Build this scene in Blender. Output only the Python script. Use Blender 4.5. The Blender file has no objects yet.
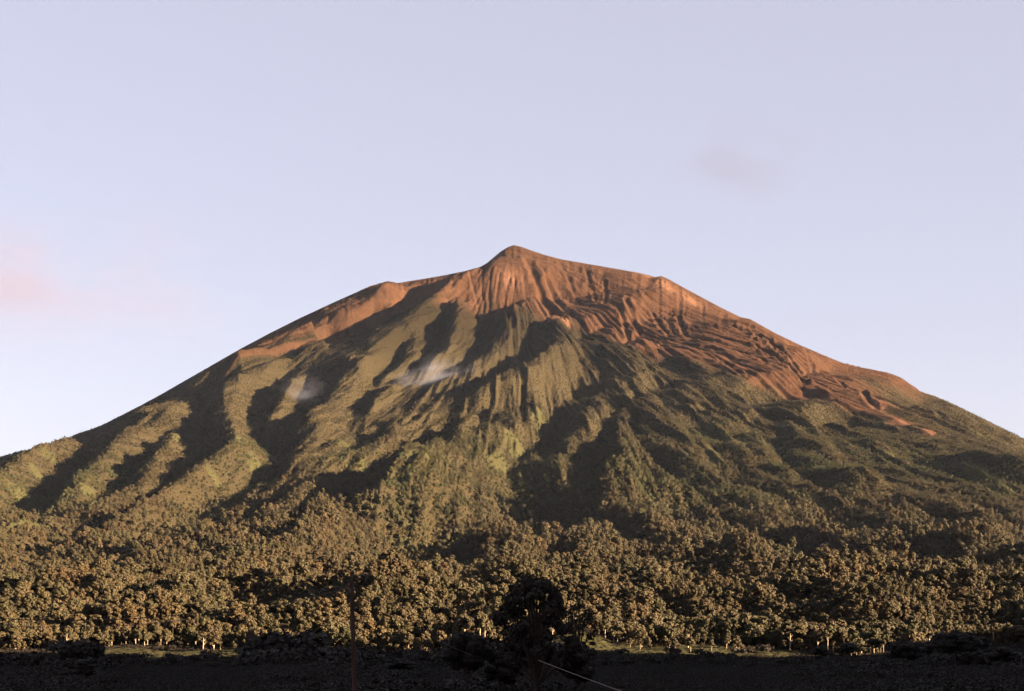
import bpy, math, random
import numpy as np
from mathutils import Vector

R = math.radians
rng = np.random.default_rng(11)
random.seed(5)
sc = bpy.context.scene

# ------------------------------------------------------------------ camera, sky, sun, exposure
W, H = 1024, 691
FX = 1778.0            # focal length in pixels
HY = 645.0             # horizon row
CAMZ = 20.0            # eye height above the plain
cam_d = bpy.data.cameras.new('camera')
cam = bpy.data.objects.new('camera', cam_d)
sc.collection.objects.link(cam)
cam.location = (0, 0, CAMZ)
cam.rotation_euler = (R(90), 0, 0)
cam_d.sensor_width = 36
cam_d.lens = FX / W * 36
cam_d.shift_y = (HY - H / 2) / W
cam_d.clip_start = 0.5
cam_d.clip_end = 120000
sc.camera = cam

SUN_EL = 12.5
SUN_AZ = 68.0          # degrees from the axis behind the camera towards the right
ce, se = math.cos(R(SUN_EL)), math.sin(R(SUN_EL))
SUN = np.array([math.sin(R(SUN_AZ)) * ce, -math.cos(R(SUN_AZ)) * ce, se])   # towards the sun

world = bpy.data.worlds.new('World')
sc.world = world
world.use_nodes = True
wn = world.node_tree
wn.nodes.clear()
sky = wn.nodes.new('ShaderNodeTexSky')
sky.sky_type = 'NISHITA'
sky.sun_disc = False
sky.sun_elevation = R(SUN_EL)
sky.sun_rotation = math.atan2(SUN[0], SUN[1])
sky.altitude = 1500
sky.air_density = 1.0
sky.dust_density = 1.6
sky.ozone_density = 2.0
bg = wn.nodes.new('ShaderNodeBackground')
bg.inputs['Strength'].default_value = 0.05
wo = wn.nodes.new('ShaderNodeOutputWorld')
tint = wn.nodes.new('ShaderNodeMix'); tint.data_type = 'RGBA'; tint.blend_type = 'MULTIPLY'
tint.inputs[0].default_value = 1.0; tint.inputs[7].default_value = (0.60, 0.42, 0.365, 1)
wn.links.new(sky.outputs[0], tint.inputs[6])
veil = wn.nodes.new('ShaderNodeMix'); veil.data_type = 'RGBA'      # thin evening veil evens the sky out
veil.inputs[0].default_value = 0.56; veil.inputs[7].default_value = (1.40, 1.33, 1.58, 1)
wn.links.new(tint.outputs[2], veil.inputs[6])
wn.links.new(veil.outputs[2], bg.inputs[0])
wn.links.new(bg.outputs[0], wo.inputs[0])

sun_d = bpy.data.lights.new('sun', 'SUN')
sun_o = bpy.data.objects.new('sun', sun_d)
sc.collection.objects.link(sun_o)
sun_d.energy = 5.0
sun_d.angle = R(0.5)
sun_d.color = (1.0, 0.72, 0.46)
sun_o.rotation_euler = Vector(SUN).to_track_quat('Z', 'Y').to_euler()

sc.view_settings.view_transform = 'Standard'
sc.view_settings.look = 'None'
sc.view_settings.gamma = 1
sc.view_settings.use_curve_mapping = False
sc.view_settings.exposure = 3.5
sc.render.engine = 'CYCLES'
sc.cycles.max_bounces = 4
sc.cycles.diffuse_bounces = 2
sc.cycles.volume_bounces = 0
sc.cycles.use_denoising = True
sc.cycles.denoiser = 'OPENIMAGEDENOISE'
sc.cycles.denoising_input_passes = 'RGB_ALBEDO_NORMAL'
sc.cycles.denoising_prefilter = 'ACCURATE'

# ------------------------------------------------------------------ helpers
def link(o, parent=None):
    sc.collection.objects.link(o)
    if parent is not None:
        o.parent = parent
    return o

def mesh_np(name, verts, faces, mats, mat_idx=None, smooth=False):
    """faces: (n,k) int array"""
    me = bpy.data.meshes.new(name)
    v = np.asarray(verts, np.float32)
    f = np.asarray(faces, np.int32)
    n, k = f.shape
    me.vertices.add(len(v)); me.vertices.foreach_set('co', v.ravel())
    me.loops.add(n * k); me.loops.foreach_set('vertex_index', f.ravel())
    me.polygons.add(n)
    me.polygons.foreach_set('loop_start', np.arange(0, n * k, k, dtype=np.int32))
    me.polygons.foreach_set('loop_total', np.full(n, k, np.int32))
    for m in mats:
        me.materials.append(m)
    if mat_idx is not None:
        me.polygons.foreach_set('material_index', np.asarray(mat_idx, np.int32))
    me.polygons.foreach_set('use_smooth', np.full(n, smooth))
    me.update(calc_edges=True)
    return me

def outward(me):
    import bmesh
    bm = bmesh.new(); bm.from_mesh(me); bmesh.ops.remove_doubles(bm, verts=bm.verts, dist=1e-5)
    bmesh.ops.recalc_face_normals(bm, faces=bm.faces); bm.to_mesh(me); bm.free()
    return me

def tag(o, label=None, cat=None, group=None, kind=None):
    if label: o['label'] = label
    if cat: o['category'] = cat
    if group: o['group'] = group
    if kind: o['kind'] = kind
    return o

def add_attr(me, name, arr, typ='FLOAT'):
    a = me.attributes.new(name, typ, 'POINT')
    a.data.foreach_set('vector' if typ == 'FLOAT_VECTOR' else 'value', np.ascontiguousarray(arr).ravel())

def vnoise(x, y, seed=0):
    """smooth 2-D value noise, -1..1"""
    r = np.random.default_rng(seed)
    T = r.random((256, 256)) * 2 - 1
    xi = np.floor(x).astype(np.int64); yi = np.floor(y).astype(np.int64)
    fx = x - xi; fy = y - yi
    fx = fx * fx * fx * (fx * (fx * 6 - 15) + 10); fy = fy * fy * fy * (fy * (fy * 6 - 15) + 10)
    a = T[xi & 255, yi & 255]; b = T[(xi + 1) & 255, yi & 255]
    c = T[xi & 255, (yi + 1) & 255]; d = T[(xi + 1) & 255, (yi + 1) & 255]
    return (a * (1 - fx) + b * fx) * (1 - fy) + (c * (1 - fx) + d * fx) * fy

def fbm(x, y, oct=4, seed=0, ridged=False):
    s = 0; a = 1; t = 0
    for k in range(oct):
        n = vnoise(x * 2 ** k + 17.3 * k, y * 2 ** k - 9.1 * k, seed + k)
        if ridged:
            n = 1 - 2 * np.abs(n)
        s = s + a * n; t += a; a *= 0.5
    return s / t

def sstep(a, b, x):
    t = np.clip((x - a) / (b - a), 0, 1)
    return t * t * (3 - 2 * t)

# ------------------------------------------------------------------ materials
class NT:
    def __init__(self, name):
        self.m = bpy.data.materials.new(name); self.m.use_nodes = True
        self.t = self.m.node_tree; self.t.nodes.clear()
        self.out = self.t.nodes.new('ShaderNodeOutputMaterial')
    def n(self, typ, **kw):
        o = self.t.nodes.new(typ)
        for k, v in kw.items():
            if hasattr(o, k): setattr(o, k, v)
            else: o.inputs[k].default_value = v
        return o
    def l(self, a, b): self.t.links.new(a, b)
    def math(self, op, a, b=None):
        o = self.n('ShaderNodeMath', operation=op)
        for i, q in enumerate((a, b)):
            if q is None: continue
            if isinstance(q, (int, float)): o.inputs[i].default_value = q
            else: self.l(q, o.inputs[i])
        return o.outputs[0]
    def mix(self, f, a, b):
        o = self.n('ShaderNodeMix', data_type='RGBA')
        for q, i in ((f, o.inputs[0]), (a, o.inputs[6]), (b, o.inputs[7])):
            if isinstance(q, (int, float)): i.default_value = q
            elif isinstance(q, tuple): i.default_value = (*q, 1)
            else: self.l(q, i)
        return o.outputs[2]
    def ramp(self, f, *stops):
        o = self.n('ShaderNodeValToRGB'); e = o.color_ramp.elements
        while len(e) < len(stops): e.new(0.5)
        for q, (p, c) in zip(e, stops):
            q.position = p; q.color = (*c, 1)
        self.l(f, o.inputs[0]); return o.outputs[0]
    def noise(self, scale, detail=4, rough=0.6, vec=None):
        o = self.n('ShaderNodeTexNoise')
        o.inputs['Scale'].default_value = scale; o.inputs['Detail'].default_value = detail
        o.inputs['Roughness'].default_value = rough
        if vec is not None: self.l(vec, o.inputs['Vector'])
        return o.outputs[0]
    def finish(self, col, rough=0.9, bump=None, bstr=0.5, bdist=1.0, spec=0.15):
        b = self.n('ShaderNodeBsdfPrincipled')
        if isinstance(col, tuple): b.inputs['Base Color'].default_value = (*col, 1)
        else: self.l(col, b.inputs['Base Color'])
        b.inputs['Roughness'].default_value = rough
        b.inputs['Specular IOR Level'].default_value = spec
        if bump is not None:
            q = self.n('ShaderNodeBump'); q.inputs['Strength'].default_value = bstr; q.inputs['Distance'].default_value = bdist
            self.l(bump, q.inputs['Height']); self.l(q.outputs[0], b.inputs['Normal'])
        self.l(b.outputs[0], self.out.inputs[0]); return self.m

def mat_terrain():
    t = NT('mountain_ground')
    pos = t.n('ShaderNodeNewGeometry').outputs['Position']
    def att(n):
        a = t.n('ShaderNodeAttribute'); a.attribute_name = n; return a.outputs['Fac']
    n1 = t.noise(0.004, 6, 0.65, pos); n2 = t.noise(0.03, 5, 0.7, pos); n3 = t.noise(0.15, 3, 0.7, pos)
    rock = t.ramp(n2, (0.30, (0.0182, 0.0087, 0.0050)), (0.5, (0.0327, 0.0156, 0.0084)), (0.70, (0.0484, 0.0244, 0.0136)))
    rock = t.mix(t.math('MULTIPLY', n1, 0.35), rock, (0.0401, 0.0204, 0.0106))
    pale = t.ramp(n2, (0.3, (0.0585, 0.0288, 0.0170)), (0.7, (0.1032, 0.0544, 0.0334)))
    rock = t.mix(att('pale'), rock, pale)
    shrub = t.ramp(n2, (0.30, (0.0047, 0.0031, 0.0013)), (0.5, (0.0085, 0.0055, 0.0023)), (0.72, (0.0122, 0.0078, 0.0033)))
    shrub = t.mix(t.ramp(n1, (0.45, (0, 0, 0)), (0.62, (1, 1, 1))), shrub, (0.0080, 0.0061, 0.0021))
    wood = t.ramp(n3, (0.3, (0.0138, 0.0115, 0.0061)), (0.7, (0.0310, 0.0243, 0.0121)))
    vc = t.n('ShaderNodeTexVoronoi'); vc.inputs['Scale'].default_value = 0.105; t.l(pos, vc.inputs['Vector'])
    sp = t.n('ShaderNodeSeparateColor'); t.l(vc.outputs['Color'], sp.inputs[0])
    shrub = t.mix(t.math('MULTIPLY', sp.outputs[0], 0.55), shrub, (0.0088, 0.0080, 0.0041))
    shrub = t.mix(t.math('MULTIPLY', att('lush'), 0.8), shrub, (0.030, 0.031, 0.010))
    veg = t.mix(att('forest'), shrub, wood)
    grass = t.ramp(n3, (0.3, (0.0206, 0.0203, 0.0085)), (0.7, (0.0378, 0.0353, 0.0145)))
    veg = t.mix(att('grass'), veg, grass)
    col = t.mix(att('rock'), veg, rock)
    vo = t.n('ShaderNodeTexVoronoi'); vo.inputs['Scale'].default_value = 0.105; t.l(pos, vo.inputs['Vector'])
    dome = t.math('MULTIPLY', t.math('SUBTRACT', 1.0, vo.outputs['Distance']), t.math('SUBTRACT', 1.0, att('rock')))
    bump = t.math('ADD', t.math('MULTIPLY', dome, 0.9), t.noise(0.06, 6, 0.75, pos))
    return t.finish(col, 0.95, bump, 0.9, 7.0, 0.05)

def mat_leaf(name, stops, tint):
    t = NT(name)
    rnd = t.n('ShaderNodeObjectInfo').outputs['Random']
    geo = t.n('ShaderNodeNewGeometry')
    base = t.ramp(rnd, *stops)
    n = t.noise(0.35, 2, 0.5, geo.outputs['Position'])
    col = t.mix(t.ramp(n, (0.35, (0, 0, 0)), (0.7, (1, 1, 1))), base, tint)
    la = t.n('ShaderNodeAttribute'); la.attribute_name = 'lush'; la.attribute_type = 'INSTANCER'
    col = t.mix(t.math('MULTIPLY', la.outputs['Fac'], 0.85), col, (0.040, 0.043, 0.013))
    big = t.noise(0.010, 3, 0.6, geo.outputs['Position'])
    hs = t.n('ShaderNodeMix', data_type='RGBA', blend_type='MULTIPLY'); hs.inputs[0].default_value = 1.0
    t.l(col, hs.inputs[6]); t.l(t.ramp(big, (0.35, (0.80, 0.95, 0.80)), (0.52, (1.0, 1.0, 1.0)), (0.68, (1.25, 1.02, 0.85))), hs.inputs[7]); col = hs.outputs[2]
    isl = t.math('MULTIPLY', geo.outputs['Random Per Island'], 0.5)
    col = t.mix(isl, col, (0.016, 0.014, 0.007))
    return t.finish(col, 0.7, spec=0.2)

M_TERR = mat_terrain()
M_LEAF = mat_leaf('forest_leaves',
    ((0.0, (0.0214, 0.0191, 0.0064)), (0.3, (0.0363, 0.0279, 0.0107)), (0.6, (0.0470, 0.0348, 0.0143)), (0.85, (0.0405, 0.0360, 0.0114)), (1.0, (0.0577, 0.0416, 0.0186))),
    (0.0363, 0.0254, 0.0107))
M_DARKLEAF = mat_leaf('shade_darkened_leaves', ((0.0, (0.0063, 0.0050, 0.0035)), (1.0, (0.0126, 0.0085, 0.0056))), (0.0099, 0.0054, 0.0039))  # foreground shade put into the colour: a darkened copy of the leaves
def mat_bark(name, a, b):
    t = NT(name)
    pos = t.n('ShaderNodeTexCoord').outputs['Object']
    mp = t.n('ShaderNodeMapping'); mp.inputs['Scale'].default_value = (1, 1, 0.15); t.l(pos, mp.inputs[0])
    n = t.noise(6, 4, 0.6, mp.outputs[0])
    return t.finish(t.ramp(n, (0.3, a), (0.7, b)), 0.9, n, 0.5, 0.05)
M_BARK = mat_bark('pale_bark', (0.16, 0.12, 0.085), (0.34, 0.27, 0.19))
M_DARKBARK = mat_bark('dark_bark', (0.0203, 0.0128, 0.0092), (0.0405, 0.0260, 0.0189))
M_POLE = mat_bark('weathered_pole_wood', (0.0253, 0.0137, 0.0093), (0.0611, 0.0356, 0.0247))

# ------------------------------------------------------------------ the mountain: base form
AX, AY = 0.0, 10000.0            # volcano axis
SKY_LINE = [(-400,585),(-200,528),(-100,497),(0,457),(60,440),(100,426),(130,411),(160,395),(200,372),(240,349),(270,333),(300,318),(330,304),
  (350,295),(370,286),(380,283),(388,281),(398,283),(410,281),(440,276),(465,271),(480,267),(487,263),(500,252),(508,247),(514,245),(522,247),(530,250),(545,255),(560,259),
  (600,266),(640,273),(655,277),(662,276),(670,280),(690,291),(720,307),(740,317),(750,319),(775,333),(800,345),(840,362),(860,367),(880,371),(893,374),(905,380),(920,391),(940,398),(960,407),(1000,427),
  (1024,439),(1120,490),(1220,530),(1420,588)]
SKY = np.array(SKY_LINE, float)
def prof(pts):
    p = np.array(pts, float)
    return lambda r: np.interp(r, p[:, 0], p[:, 1])
def side(sgn):
    xs = (SKY[:, 0] - 512) / FX * AY; zs = CAMZ + (HY - SKY[:, 1]) / FX * AY
    k = xs * sgn > 0
    rr = np.abs(xs[k]); zz = zs[k]; o = np.argsort(rr)
    rr = np.r_[0, rr[o], 8200, 12000]; zz = np.r_[2268, zz[o], 0, -30]
    return lambda r: np.interp(r, rr, zz)
fL, fR = side(-1), side(1)
fy = [(0, 245), (250, 272), (500, 298), (1000, 330), (2000, 384), (3000, 439), (4000, 490), (5000, 540), (6000, 583), (7000, 622), (7800, 656.5), (8100, 661)]
fF = prof([(r, CAMZ + (HY - y) / FX * (AY - r)) for r, y in fy] + [(9000, 0), (15000, 0)])

def base_z(x, y):
    dx, dy = x - AX, y - AY
    r = np.hypot(dx, dy) + 1e-6
    c2 = (dx / r) ** 2
    w = c2 ** 1.25
    s = np.where(dx < 0, fL(r), fR(r))
    z = s * w + fF(r) * (1 - w)
    return z

# traced ridges (R) and gullies (G), picture pixels, carried onto the cone below
BANDS = [
 # R, G
 ([(333,334),(316,343),(296,355),(280,361),(256,375),(237,387),(220,391),(200,397),(175,412),(155,422),(135,438),(115,455),(98,478)],
  [(409,285),(403,293),(394,302),(376,307),(352,321),(328,328),(303,337),(270,354),(262,362),(240,370),(222,377),(190,384),(160,399),(130,415),(104,428)]),
 ([(389,282),(372,288),(345,299),(315,314),(285,328),(258,344),(238,358)], []),
 ([(135,438),(117,454),(100,477)], [(112,440),(103,447),(88,466),(75,478),(52,500),(50,518),(28,530),(8,543),(-30,556)]),
 ([(345,346),(333,356),(318,367),(303,377),(293,387),(287,398),(280,415),(271,433)],
  [(334,338),(322,347),(310,355),(293,368),(284,380),(278,390),(274,402),(267,412),(261,425),(264,438)]),
 ([(514,247),(484,266),(452,287),(448,296),(430,310),(415,322),(400,330),(390,342),(382,352),(370,362),(362,370),(357,381),(349,394),(340,404),(328,415),(320,426),(315,440),(300,458),(289,468)],
  [(344,352),(341,361),(326,371),(316,378),(310,392),(304,409),(296,420),(280,432),(264,438),(275,455),(284,468),(285,478),(262,490),(235,501),(205,516),(178,535),(160,548),(130,562),(95,575),(50,588),(0,600)]),
 ([(411,338),(405,355),(395,372),(388,380)], [(402,348),(398,357),(391,372),(386,383)]),
 ([(456,300),(457,325),(452,345),(440,358),(425,372),(398,388),(380,400),(371,412),(369,422)],
  [(446,308),(438,330),(433,350),(429,364),(410,375),(385,388),(366,404),(363,415),(366,424),(355,437)]),
 ([(522,304),(513,325),(504,345),(492,358),(480,368),(470,378),(456,392),(440,402),(425,413),(395,426),(375,434),(352,443),(330,458)],
  [(480,316),(487,331),(484,345),(472,354),(466,365),(455,375),(440,381),(420,388),(407,394),(395,406),(378,422),(360,438),(340,448),(325,456),(305,471),(285,478)]),
 ([(548,319),(558,333),(568,346),(553,359),(533,372),(510,385),(485,400),(450,420),(410,437),(380,452),(362,462),(335,474)],
  [(541,322),(528,338),(521,357),(510,371),(487,387),(460,401),(430,414),(400,430),(375,444),(357,456),(335,466),(312,472)]),
 ([(500,405),(480,420),(466,432),(445,450),(425,462),(408,470),(385,482)], [(470,420),(455,428),(440,441),(420,456),(400,465),(375,476),(350,486),(335,494),(318,505),(295,514),(260,530),(220,550)]),
 ([(462,445),(452,458),(442,472),(425,486),(400,499),(375,508),(345,511),(320,522)], [(440,466),(425,475),(405,482),(385,488),(360,496),(335,501)]),
 ([(510,412),(500,427),(484,440)], [(503,415),(492,428),(476,438)]),
 ([(590,335),(604,350),(611,370),(618,388),(611,403),(593,422),(582,440),(573,453),(561,464)],
  [(580,340),(596,353),(598,366),(603,380),(597,393),(580,412),(561,430),(557,450),(551,467),(538,485),(528,505)]),
 ([(622,385),(632,410),(623,438),(625,460),(622,480),(613,493)], [(614,395),(612,422),(605,443),(587,460),(577,472),(585,486),(598,497)]),
 ([(640,395),(647,415),(652,435),(667,450),(682,465),(687,480),(682,492)], [(632,400),(637,418),(632,440),(645,453),(660,468),(668,486),(676,500),(690,510)]),
 ([(652,340),(664,344),(680,352),(691,366),(703,379),(716,391),(740,408)], [(640,346),(656,351),(672,365),(682,380),(702,392),(720,405),(735,420)]),
 ([(683,388),(688,402),(694,415)], [(667,390),(674,404),(682,414)]),
 ([(700,412),(712,422),(726,434),(733,448),(750,465)], [(695,420),(705,431),(715,443),(725,452),(742,472),(748,488),(770,503),(795,526),(820,537),(845,553),(865,570),(880,586),(910,600)]),
 ([(755,478),(780,493),(805,512),(830,524),(855,540),(878,560),(892,580)], [(748,488),(770,503),(795,526),(820,537),(845,553),(865,570),(880,586)]),
 ([(770,400),(787,418),(797,432),(803,447),(817,466),(837,474),(857,485),(872,498),(905,511),(914,528),(935,535),(963,548),(993,563),(1030,578)],
  [(758,405),(771,425),(779,440),(783,455),(799,486),(812,505),(842,515),(870,518),(885,528),(900,540),(925,547),(945,555),(970,564),(1000,577),(1040,590)]),
 ([(790,548),(815,562),(835,580)], [(770,556),(795,574),(815,586),(840,600)]),
 ([(760,576),(815,588),(868,600),(918,606)], [(755,586),(818,601),(868,612),(918,619)]),
 ([(950,556),(975,575),(985,600)], [(905,575),(925,595),(945,615)]),
 ([(740,432),(760,450),(775,470),(790,490)], [(735,440),(750,458),(765,478),(780,496)]),
 ([(845,425),(870,445),(895,470),(925,490),(960,510),(1000,530)], [(835,432),(858,452),(884,478),(915,500),(950,520),(990,542),(1030,560)]),
 ([(910,400),(935,420),(965,440),(1010,470)], [(900,402),(922,424),(952,446),(1000,480)]),
 # left foot
 ([(72,447),(32,470),(0,493),(-40,522)], [(57,449),(22,468),(-18,490),(-60,512)]),
 ([(28,455),(-10,472),(-50,494)], []),
 ([(78,485),(84,506),(72,522),(42,538),(10,549),(-30,562)], [(46,503),(50,518),(28,530),(8,543),(-30,556)]),
 ([(178,440),(165,460),(160,472),(146,491),(126,508),(100,522)], [(165,440),(151,456),(140,471),(127,487),(117,505),(100,514),(60,535),(20,552)]),
 ([(225,385),(224,415),(234,438),(238,452),(222,470),(196,487),(161,508),(136,529),(112,548),(80,565)],
  [(206,395),(198,430),(188,452),(196,463),(192,478),(173,495),(150,509),(125,527),(107,543),(80,556),(30,575)]),
 ([(318,480),(290,500),(256,516),(225,532),(190,546),(165,557),(140,569),(100,584)], [(262,490),(235,501),(205,516),(178,535),(160,548),(130,562)]),
 ([(150,570),(118,593),(95,607)], [(128,575),(102,591),(80,606),(40,622)]),
 ([(515,552),(503,576),(472,588),(440,604)], [(440,545),(412,562),(403,575),(413,586),(425,602)]),
 ([(560,540),(580,560),(600,585)], [(535,520),(550,545),(565,570),(575,595)]),
 ([(330,535),(300,548),(265,562)], [(310,530),(285,541),(250,556),(210,572)]),
 ([(700,520),(720,545),(745,565)], [(690,510),(705,540),(728,562),(750,585)]),
 ([(665,540),(680,565),(700,590)], [(640,556),(660,575),(680,600)]),
]
# narrow cracks in the bare rock: (polyline, depth m, half width m)
CRACKS = [
 ([(527,272),(533,284),(545,299),(556,308),(568,314)], 26, 26), ([(547,287),(556,297),(566,306),(572,316)], 22, 20), ([(570,314),(578,324),(584,334)], 34, 34),
 ([(605,279),(607,290),(604,304)], 16, 14), ([(612,290),(622,300)], 12, 12), ([(626,302),(633,314),(639,326),(648,334),(656,340)], 24, 18), ([(619,309),(625,322),(631,340)], 24, 15),
 ([(652,303),(660,318),(668,328)], 18, 14), ([(655,306),(667,312),(673,326)], 15, 12), ([(678,309),(682,320),(685,331)], 26, 18), ([(690,318),(705,335)], 10, 12),
 ([(711,319),(722,329),(736,337)], 14, 14), ([(722,316),(735,325),(750,333)], 14, 12), ([(748,325),(757,332),(764,341)], 38, 32), ([(766,340),(775,348),(788,361)], 30, 22),
 ([(752,345),(765,356),(785,370),(806,384)], 24, 18), ([(788,362),(800,372),(823,388)], 24, 16), ([(745,355),(760,365),(775,374)], 16, 16), ([(720,367),(730,375),(741,382)], 14, 14),
 ([(808,353),(815,366),(822,372)], 12, 14), ([(826,366),(838,374),(846,384)], 14, 14), ([(860,392),(868,402),(876,408)], 18, 18), ([(690,340),(710,352),(725,360)], 9, 14),
 ([(636,338),(645,345),(655,347)], 26, 26), ([(600,327),(615,336),(625,344)], 16, 16), ([(468,280),(472,292),(478,302)], 12, 10), ([(483,280),(482,292),(484,304)], 12, 9), ([(492,282),(489,295),(490,310)], 11, 9),
 ([(500,285),(497,298),(496,312)], 11, 9), ([(509,288),(505,300),(503,310)], 10, 9), ([(475,276),(470,286)], 9, 9), ([(515,287),(512,300)], 9, 9),
 ([(585,268),(592,285),(596,300)], 9, 12), ([(562,268),(572,286),(584,304)], 8, 12), ([(640,285),(655,296)], 8, 12), ([(915,401),(924,408)], 16, 22), ([(933,407),(942,418)], 16, 22),
 
]
UX0 = 0.305
yg = np.concatenate([np.linspace(1500, 2600, 150, endpoint=False), np.linspace(2600, 8200, 480, endpoint=False), np.linspace(8200, 10500, 300, endpoint=False), np.linspace(10500, 18000, 40)])
ug = np.concatenate([np.linspace(-0.95, -UX0, 45, endpoint=False), np.linspace(-UX0, UX0, 860, endpoint=False), np.linspace(UX0, 0.95, 46)])
NY, NU = len(yg), len(ug)
Yg = np.repeat(yg[:, None], NU, 1)
# world x grows with y so that columns stay dense near the camera; far rows behind the axis keep a constant width
Xg = ug[None, :] * np.minimum(Yg, 11000)

def seg_dist(px, py, polys):
    """distance in plan from points to the nearest of many polylines"""
    A = np.concatenate([p[:-1] for p in polys]); B = np.concatenate([p[1:] for p in polys])
    out = np.full(px.shape, 1e9, np.float32)
    px = px.astype(np.float32); py = py.astype(np.float32)
    for (ax, ay), (bx, by) in zip(A, B):
        dx, dy = bx - ax, by - ay
        L = dx * dx + dy * dy + 1e-9
        t = np.clip(((px - ax) * dx + (py - ay) * dy) / L, 0, 1)
        d = (px - ax - t * dx) ** 2 + (py - ay - t * dy) ** 2
        np.minimum(out, d, out=out)
    return np.sqrt(out)

def unproject(pts, zfun, rise):
    """carry picture points onto the surface z = zfun(x, y) + rise"""
    res = []
    ys = np.linspace(2200, 10300, 900)
    for px, py in pts:
        u = (px - 512) / FX; v = (HY - py) / FX
        f = zfun(u * ys, ys) + rise - (CAMZ + v * ys)
        k = np.nonzero((f[:-1] < 0) & (f[1:] >= 0))[0]
        if len(k):
            k = k[0]; t = -f[k] / (f[k + 1] - f[k]); yy = ys[k] + t * (ys[1] - ys[0])
        else:
            yy = ys[np.argmax(f)]
        res.append((u * yy, yy))
    res = np.array(res)
    if len(res) > 1:
        j = np.nonzero(np.abs(np.diff(res[:, 1])) > 420)[0]
        if len(j):
            seg = np.split(res, j + 1); res = max(seg, key=len)
    return res

def densify(p, step=4):
    p = np.array(p, float); out = [p[0]]
    for a, b in zip(p[:-1], p[1:]):
        n = max(1, int(np.hypot(*(b - a)) / step))
        for i in range(1, n + 1): out.append(a + (b - a) * i / n)
    return np.array(out)

RISE = 30.0
# wobble keeps the traced lines from reading as straight folds
wx = Xg + 18 * fbm(Xg / 170, Yg / 170, 3, 50); wy = Yg + 18 * fbm(Xg / 170 + 40, Yg / 170, 3, 60)
rad = np.hypot(Xg - AX, Yg - AY)
K = (0.58 - 0.16 * sstep(0.0, 0.10, Xg / Yg)) * sstep(8000, 6900, rad) * sstep(20, 260, rad) + 0.16 * sstep(7900, 7000, rad)
K = K * (1 + 0.6 * sstep(6600, 5400, Yg) * sstep(0.07, 0.12, Xg / Yg))
K = K * (1 + 1.0 * np.exp(-((Xg + 600) / 330) ** 2 - ((Yg - 9280) / 330) ** 2))
cap = np.interp(rad, [2200, 4200, 5600, 6800], [420, 240, 120, 60])
iy = np.arange(0, NY, 1); iu = np.arange(0, NU, 1)
if iy[-1] != NY - 1: iy = np.r_[iy, NY - 1]
if iu[-1] != NU - 1: iu = np.r_[iu, NU - 1]
def expand(c):
    a = np.stack([np.interp(np.arange(NU), iu, row) for row in c])
    return np.stack([np.interp(np.arange(NY), iy, a[:, j]) for j in range(NU)], 1)
sx = wx[np.ix_(iy, iu)]; sy = wy[np.ix_(iy, iu)]
first_pass = {}
for tracing in range(2):          # first pass measures, second pass carry the lines onto the carved surface itself, so that they sit where they were traced
    Rw, Gw = [], []
    for r_, g_ in BANDS:
        for q_, L in ((r_, Rw), (g_, Gw)):
            if not q_: continue
            pts_ = densify(q_, 9)
            if tracing == 0:
                p = np.concatenate([unproject([a_], base_z, 0) for a_ in pts_])
                first_pass[id(q_)] = p
            else:
                other = [first_pass[id(o_)] for b_ in BANDS for o_ in ((b_[1] if q_ is r_ else b_[0]),) if o_]
                o1 = first_pass[id(q_)]
                wd = seg_dist(o1[:, 0], o1[:, 1], other)
                rr_ = np.hypot(o1[:, 0] - AX, o1[:, 1] - AY)
                kk_ = 0.625 * 0.54 * (1 + 1.0 * np.exp(-((o1[:, 0] + 600) / 330) ** 2 - ((o1[:, 1] - 9280) / 330) ** 2)) * (1 - 0.75 * sstep(9500, 9900, o1[:, 1]))
                up = np.clip(kk_ * wd, 4, 90 if q_ is r_ else 45) * (1 if q_ is r_ else -0.9)
                up = np.convolve(np.pad(up, 2, 'edge'), np.ones(5) / 5, 'valid')
                p = np.concatenate([unproject([a_], base_z, u_) for a_, u_ in zip(pts_, up)])
            j_ = np.nonzero(np.abs(np.diff(p[:, 1])) > 450)[0]
            for sg_ in np.split(p, j_ + 1):
                if len(sg_) > 1: L.append(sg_)
    # outside the picture ribs and gullies go on at regular azimuths
    for sgn in (-1, 1):
        for k in range(9):
            th = math.atan2(-1, 0) + sgn * R(62 + k * 9)
            for q, L in ((0, Rw), (R(4.5) * sgn, Gw)):
                rr = np.linspace(2600, 7600, 14)
                a = th + q + 0.03 * np.sin(rr / 500 + k)
                p = np.stack([AX + rr * np.cos(a), AY + rr * np.sin(a)], 1)
                p = p[np.abs(p[:, 0]) > 0.33 * p[:, 1]]
                if len(p) > 1: L.append(p)
    if tracing == 0: continue
    dR = expand(seg_dist(sx, sy, Rw)); dG = expand(seg_dist(sx, sy, Gw))
    off = 0.625 * K * np.clip(dG - dR, -cap, cap)
    off *= 1 - 0.75 * sstep(9500, 9900, Yg) * sstep(2200, 1200, np.abs(Xg)) - 0.7 * sstep(8800, 9700, Yg) * sstep(1200, 2200, np.abs(Xg))
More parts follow.
